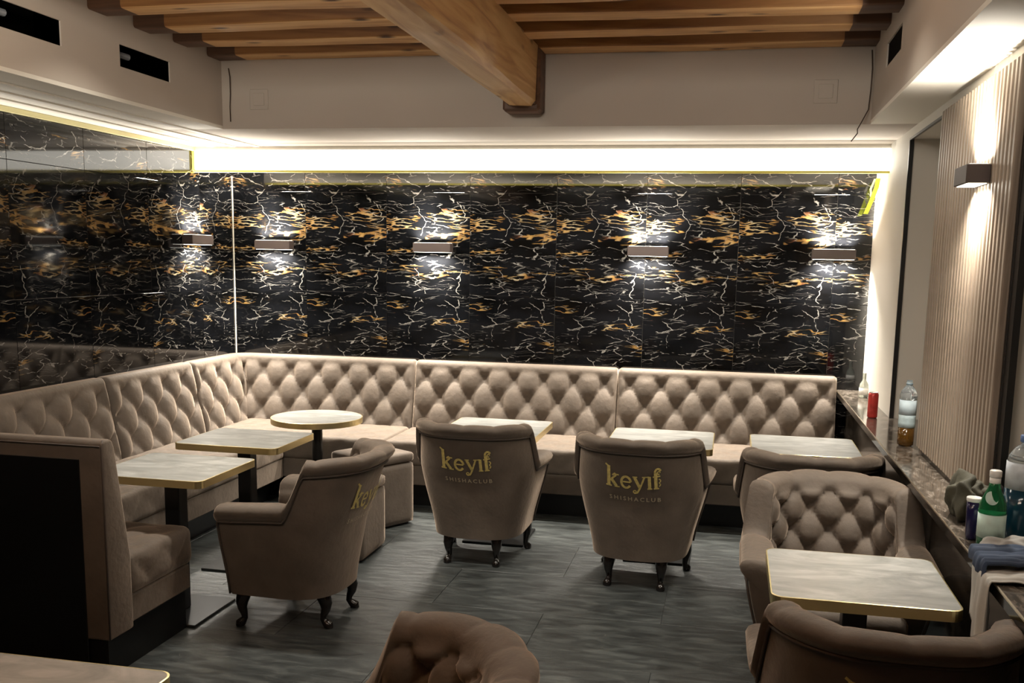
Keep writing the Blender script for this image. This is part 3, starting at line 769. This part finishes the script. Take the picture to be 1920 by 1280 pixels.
# ------------------------------------------------------------------ stone ledge
lg = empty('stone_ledge', (.88, 4.6, 0)); tag(lg, 'long dark marble ledge running along the right wall', 'ledge')
gp = [(.79, 1.6), (XR - .0, 1.6), (XR, 2.2), (XR + .5, 2.2), (XR + .5, 3.655), (XR - .002, 3.655), (XR - .002, 5.07), (XR + .5, 5.07), (XR + .5, 6.08), (XR - .002, 6.08), (XR - .002, YB - .01), (.79, YB - .01)]
gp = [(x - .88, y - 4.6) for x, y in gp]
MB().prism(gp, .865, .90).build('stone_top', ledge_m, lg)
MB().cbox(-.094, -.090, 1.6 - 4.6, YB - .01 - 4.6, .862, .895, .001).build('edge_face', ledge_face, lg)
MB().cbox(-.096, -.090, 1.6 - 4.6, YB - .01 - 4.6, .895, .902, .001).build('edge_trim', steel, lg)['label'] = 'thin metal edge trim'
MB().box(-.02, .0, 1.6 - 4.6, YB - .01 - 4.6, .0, .865).build('front_panel', ledge_face, lg)
struct(MB().cbox(XR + .02, XR + .10, 5.08, 5.26, .902, .96, .004).build('trim_8', slat_m), 'pale wooden sill block in the niche')

# ------------------------------------------------------------------ things on the ledge
def glass(name, col, rough=.03, tr=.9):
    return mat(name, col, rough, 0, Transmission_Weight=tr, IOR=1.33)
pet = glass('clear_pet', (.80, .88, .92), .08, .85); cola = mat('amber_drink', (.12, .055, .008), .1, 0, Transmission_Weight=.4)
label_w = mat('pale_blue_label', (.55, .66, .72), .5, noise=(25, .12)); green_g = glass('green_glass', (.02, .22, .08), .05, .6)
label_g = mat('pale_green_label', (.50, .66, .60), .5, noise=(30, .15)); cap_w = mat('white_cap', (.75, .74, .70), .4)
blue_liq = mat('dark_teal_plastic', (.008, .05, .085), .12, 0, Transmission_Weight=.25); cap_b = mat('blue_cap', (.10, .17, .36), .35)
Z = .9005
r = empty('water_bottle', (.905, 5.16, Z)); tag(r, 'open plastic bottle with pale label and amber drink left inside', 'bottle')
MB().lathe([(.030, .0), (.040, .008), (.041, .04), (.040, .095)], 24, fn=lambda a, z: 1 - .05 * abs(cos(2.5 * a)) * (z < .05)).build('drink', cola, r, True)
MB().lathe([(.041, .0955), (.042, .12), (.0405, .14), (.042, .16)], 24).build('lower_label', mat('crumpled_label', (.42, .52, .54), .5, noise=(30, .25)), r, True)
MB().lathe([(.0425, .16), (.0425, .235)], 24).build('label_band', label_w, r, True)
MB().lathe([(.0415, .236), (.042, .26), (.034, .285), (.018, .305), (.014, .310), (.014, .335), (.0125, .335)], 24).build('shoulder', pet, r, True)
MB().lathe([(.0165, .312), (.0165, .322), (.0145, .323)], 16).build('neck_ring', mat('grey_blue_ring', (.25, .33, .38), .4), r, True)
r = empty('drink_can', (.865, 6.07, Z)); tag(r, 'tall slim red drink can on the far part of the ledge', 'can')
MB().lathe([(.024, 0), (.030, .008), (.030, .140), (.025, .151)], 20).build('can_body', mat('red_can_print', (.55, .05, .04), .3, .3, noise=(20, .3)), r, True)
MB().lathe([(.025, .1505), (.026, .154), (.0245, .154), (.023, .152)], 20).build('can_rim', mat('aluminium', (.6, .6, .6), .25, 1), r, True)
r = empty('glass_bottle', (.93, 7.0, Z)); tag(r, 'small clear bottle with pale label in the far corner of the ledge', 'bottle')
MB().lathe([(.028, 0), (.032, .006), (.032, .07), (.028, .095), (.013, .12), (.012, .165), (.0135, .17)], 20).build('bottle_body', mat('frosted_clear_glass', (.62, .66, .60), .15, 0, Transmission_Weight=.7), r, True)
MB().lathe([(.0327, .02), (.0327, .068)], 20).build('label_band', cap_w, r, True)
r = empty('green_bottle', (.862, 3.30, Z)); tag(r, 'green glass water bottle with white cap and round neck sticker', 'bottle')
MB().lathe([(.036, 0), (.0415, .008), (.042, .125), (.040, .150), (.026, .185), (.0175, .205), (.0155, .235)], 28).build('bottle_body', green_g, r, True)
MB().lathe([(.0425, .040), (.0425, .118)], 28).build('label_band', label_g, r, True)
MB().lathe([(.0158, .216), (.0172, .218), (.0172, .235)], 20).build('neck_foil', cap_w, r, True)
MB().lathe([(.0165, .236), (.0185, .238), (.0185, .256), (.016, .259)], 20).build('cap', cap_w, r, True)
Ms = Matrix.Translation((-.012, -.028, .172)) @ Matrix.Rotation(math.radians(62), 4, 'X')
MB().prism([(.020 * cos(2 * PI * k / 20), .023 * sin(2 * PI * k / 20)) for k in range(20)], 0, .0015, Ms).build('neck_sticker', label_g, r)
r = empty('large_bottle', (.985, 3.43, Z)); tag(r, 'large dark blue-green plastic bottle with blue cap at the right picture edge', 'bottle')
r.scale = (1, 1, .94)
MB().lathe([(.045, 0), (.056, .01), (.058, .05), (.056, .10), (.057, .19)], 28).build('bottle_body', blue_liq, r, True)
MB().lathe([(.0575, .190), (.0580, .245), (.0575, .285)], 28).build('label_band', mat('pale_grey_label', (.48, .52, .56), .5, noise=(25, .2)), r, True)
MB().lathe([(.0565, .286), (.052, .305), (.034, .335), (.019, .345), (.018, .358)], 28).build('shoulder', pet, r, True)
MB().lathe([(.0215, .356), (.0225, .358), (.0225, .378), (.020, .380)], 24).build('cap', cap_b, r, True)
r = empty('dark_cup', (.829, 3.40, Z)); tag(r, 'small dark blue cup with white rim left of the green bottle', 'cup')
MB().lathe([(.018, 0), (.020, .01), (.022, .09), (.023, .13)], 20).build('cup_body', mat('dark_navy_gloss', (.012, .010, .05), .15), r, True)
MB().lathe([(.0235, .13), (.0245, .134), (.0245, .142), (.0235, .144), (.021, .135)], 20).build('cup_rim', cap_w, r, True)

def blob(name, c, sx, sy, sz, m, seed, amp=.35, n=36, fr=(2.3, 3.1, 4.2), ridge=.6):
    rnd = random.Random(seed); ph = [rnd.uniform(0, 6) for _ in range(12)]
    g = MB(); V = []
    for i in range(n + 1):
        th = PI * i / n
        for k in range(2 * n):
            a = PI * k / n
            x, y, z = sin(th) * cos(a), sin(th) * sin(a), cos(th)
            f = sin(fr[0] * x * 2 + ph[0] + 1.5 * sin(2 * y + ph[1])) * .4 + (1 - abs(sin(fr[1] * (x + y * .8 + z * .5) + ph[2]))) * ridge + (1 - abs(sin(fr[2] * (y - x * .6) + 2 * z + ph[3]))) * ridge * .6 - .4
            q = 1 + amp * f; zz = z * sz * q
            V.append((c[0] + x * sx * q, c[1] + y * sy * q, max(zz, -sz * .82) + c[2] + sz * .82))
    F = [(i * 2 * n + k, i * 2 * n + (k + 1) % (2 * n), (i + 1) * 2 * n + (k + 1) % (2 * n), (i + 1) * 2 * n + k) for i in range(n) for k in range(2 * n)]
    g.add(V, F); return g
olive = mat('olive_fabric', (.055, .052, .032), .8, noise=(8, .2), bump=.2, bscale=50)
r = empty('crumpled_jacket', (.878, 3.70, Z)); tag(r, 'crumpled olive green garment heaped on the ledge', 'clothing')
blob('x', (0, 0, 0), .075, .12, .082, None, 5, .42).build('garment', olive, r, True)
blob('x', (.03, -.03, .05), .045, .06, .05, None, 11, .35, 24).build('fold', olive, r, True)
o = blob('x', (0, 0, 0), .022, .05, .062, None, 3, .4, 20).build('black_strap', mat('black_fabric', (.008, .008, .008), .6), smooth=True); o.location = (.945, 3.60, Z + .13 - .06); tag(o, 'black folded strap standing up behind the olive garment', 'strap')

# draped cloths over the ledge
def drape(name, x_in, x_edge, y0, y1, drop, m, seed, z=Z, th=.004, wob=.010, nu=40, nv=50, slope=0):
    rnd = random.Random(seed); ph = [rnd.uniform(0, 6) for _ in range(6)]; g = MB(); Lx = x_in - x_edge
    def f(i, j, off=0):
        v = j / (nv - 1); y = lerp(y0, y1, v); tot = Lx + drop * (1 + .12 * sin(v * 5 + ph[0])); u = tot * i / (nu - 1)
        w_ = wob * (sin(v * 11 + ph[1] + 1.4 * sin(v * 5)) + .45 * sin(v * 19 + ph[2]))
        if u < Lx: x, zz = x_in - u, z + .010 + abs(w_) * .8 + .012 * abs(sin(u * 40 + v * 6 + ph[3])) * (1 - u / Lx)
        else:
            d = u - Lx; k = min(1, d / .03); x = x_edge - .014 * sin(k * PI / 2) - .006 + w_ * min(1, d / .1) - abs(w_) * .2; zz = z + .010 - max(0, d - .01) + abs(w_) * .8 * (1 - k)
        x = min(x, x_edge - .006) if zz < z - .005 else x
        return (x + off, y + slope * (u - Lx) , zz + off * .8)
    g.grid(nu, nv, f); n0 = len(g.v)
    o = g.build(name, m, smooth=True); s_ = o.modifiers.new('solid', 'SOLIDIFY'); s_.thickness = th; s_.offset = 1
    return o
o = drape('white_cloth', .93, .785, 2.90, 3.10, .20, mat('off_white_cloth', (.50, .495, .46), .85, noise=(10, .08)), 2); tag(o, 'off-white cloth hanging over the ledge edge below the navy garment', 'cloth')
o = drape('navy_garment', .99, .785, 2.98, 3.16, .05, mat('navy_knit', (.035, .055, .10), .9, noise=(14, .25)), 8, Z + .034, .012, .012); tag(o, 'rolled navy blue garment lying on the white cloth', 'clothing')
o = blob('x', (0, 0, 0), .09, .055, .035, None, 21, .35, 28).build('grey_cloth', mat('pale_grey_cloth', (.36, .35, .33), .85), smooth=True); o.location = (.91, 3.215, Z); tag(o, 'pale grey checked cloth bunched behind the navy garment', 'cloth')
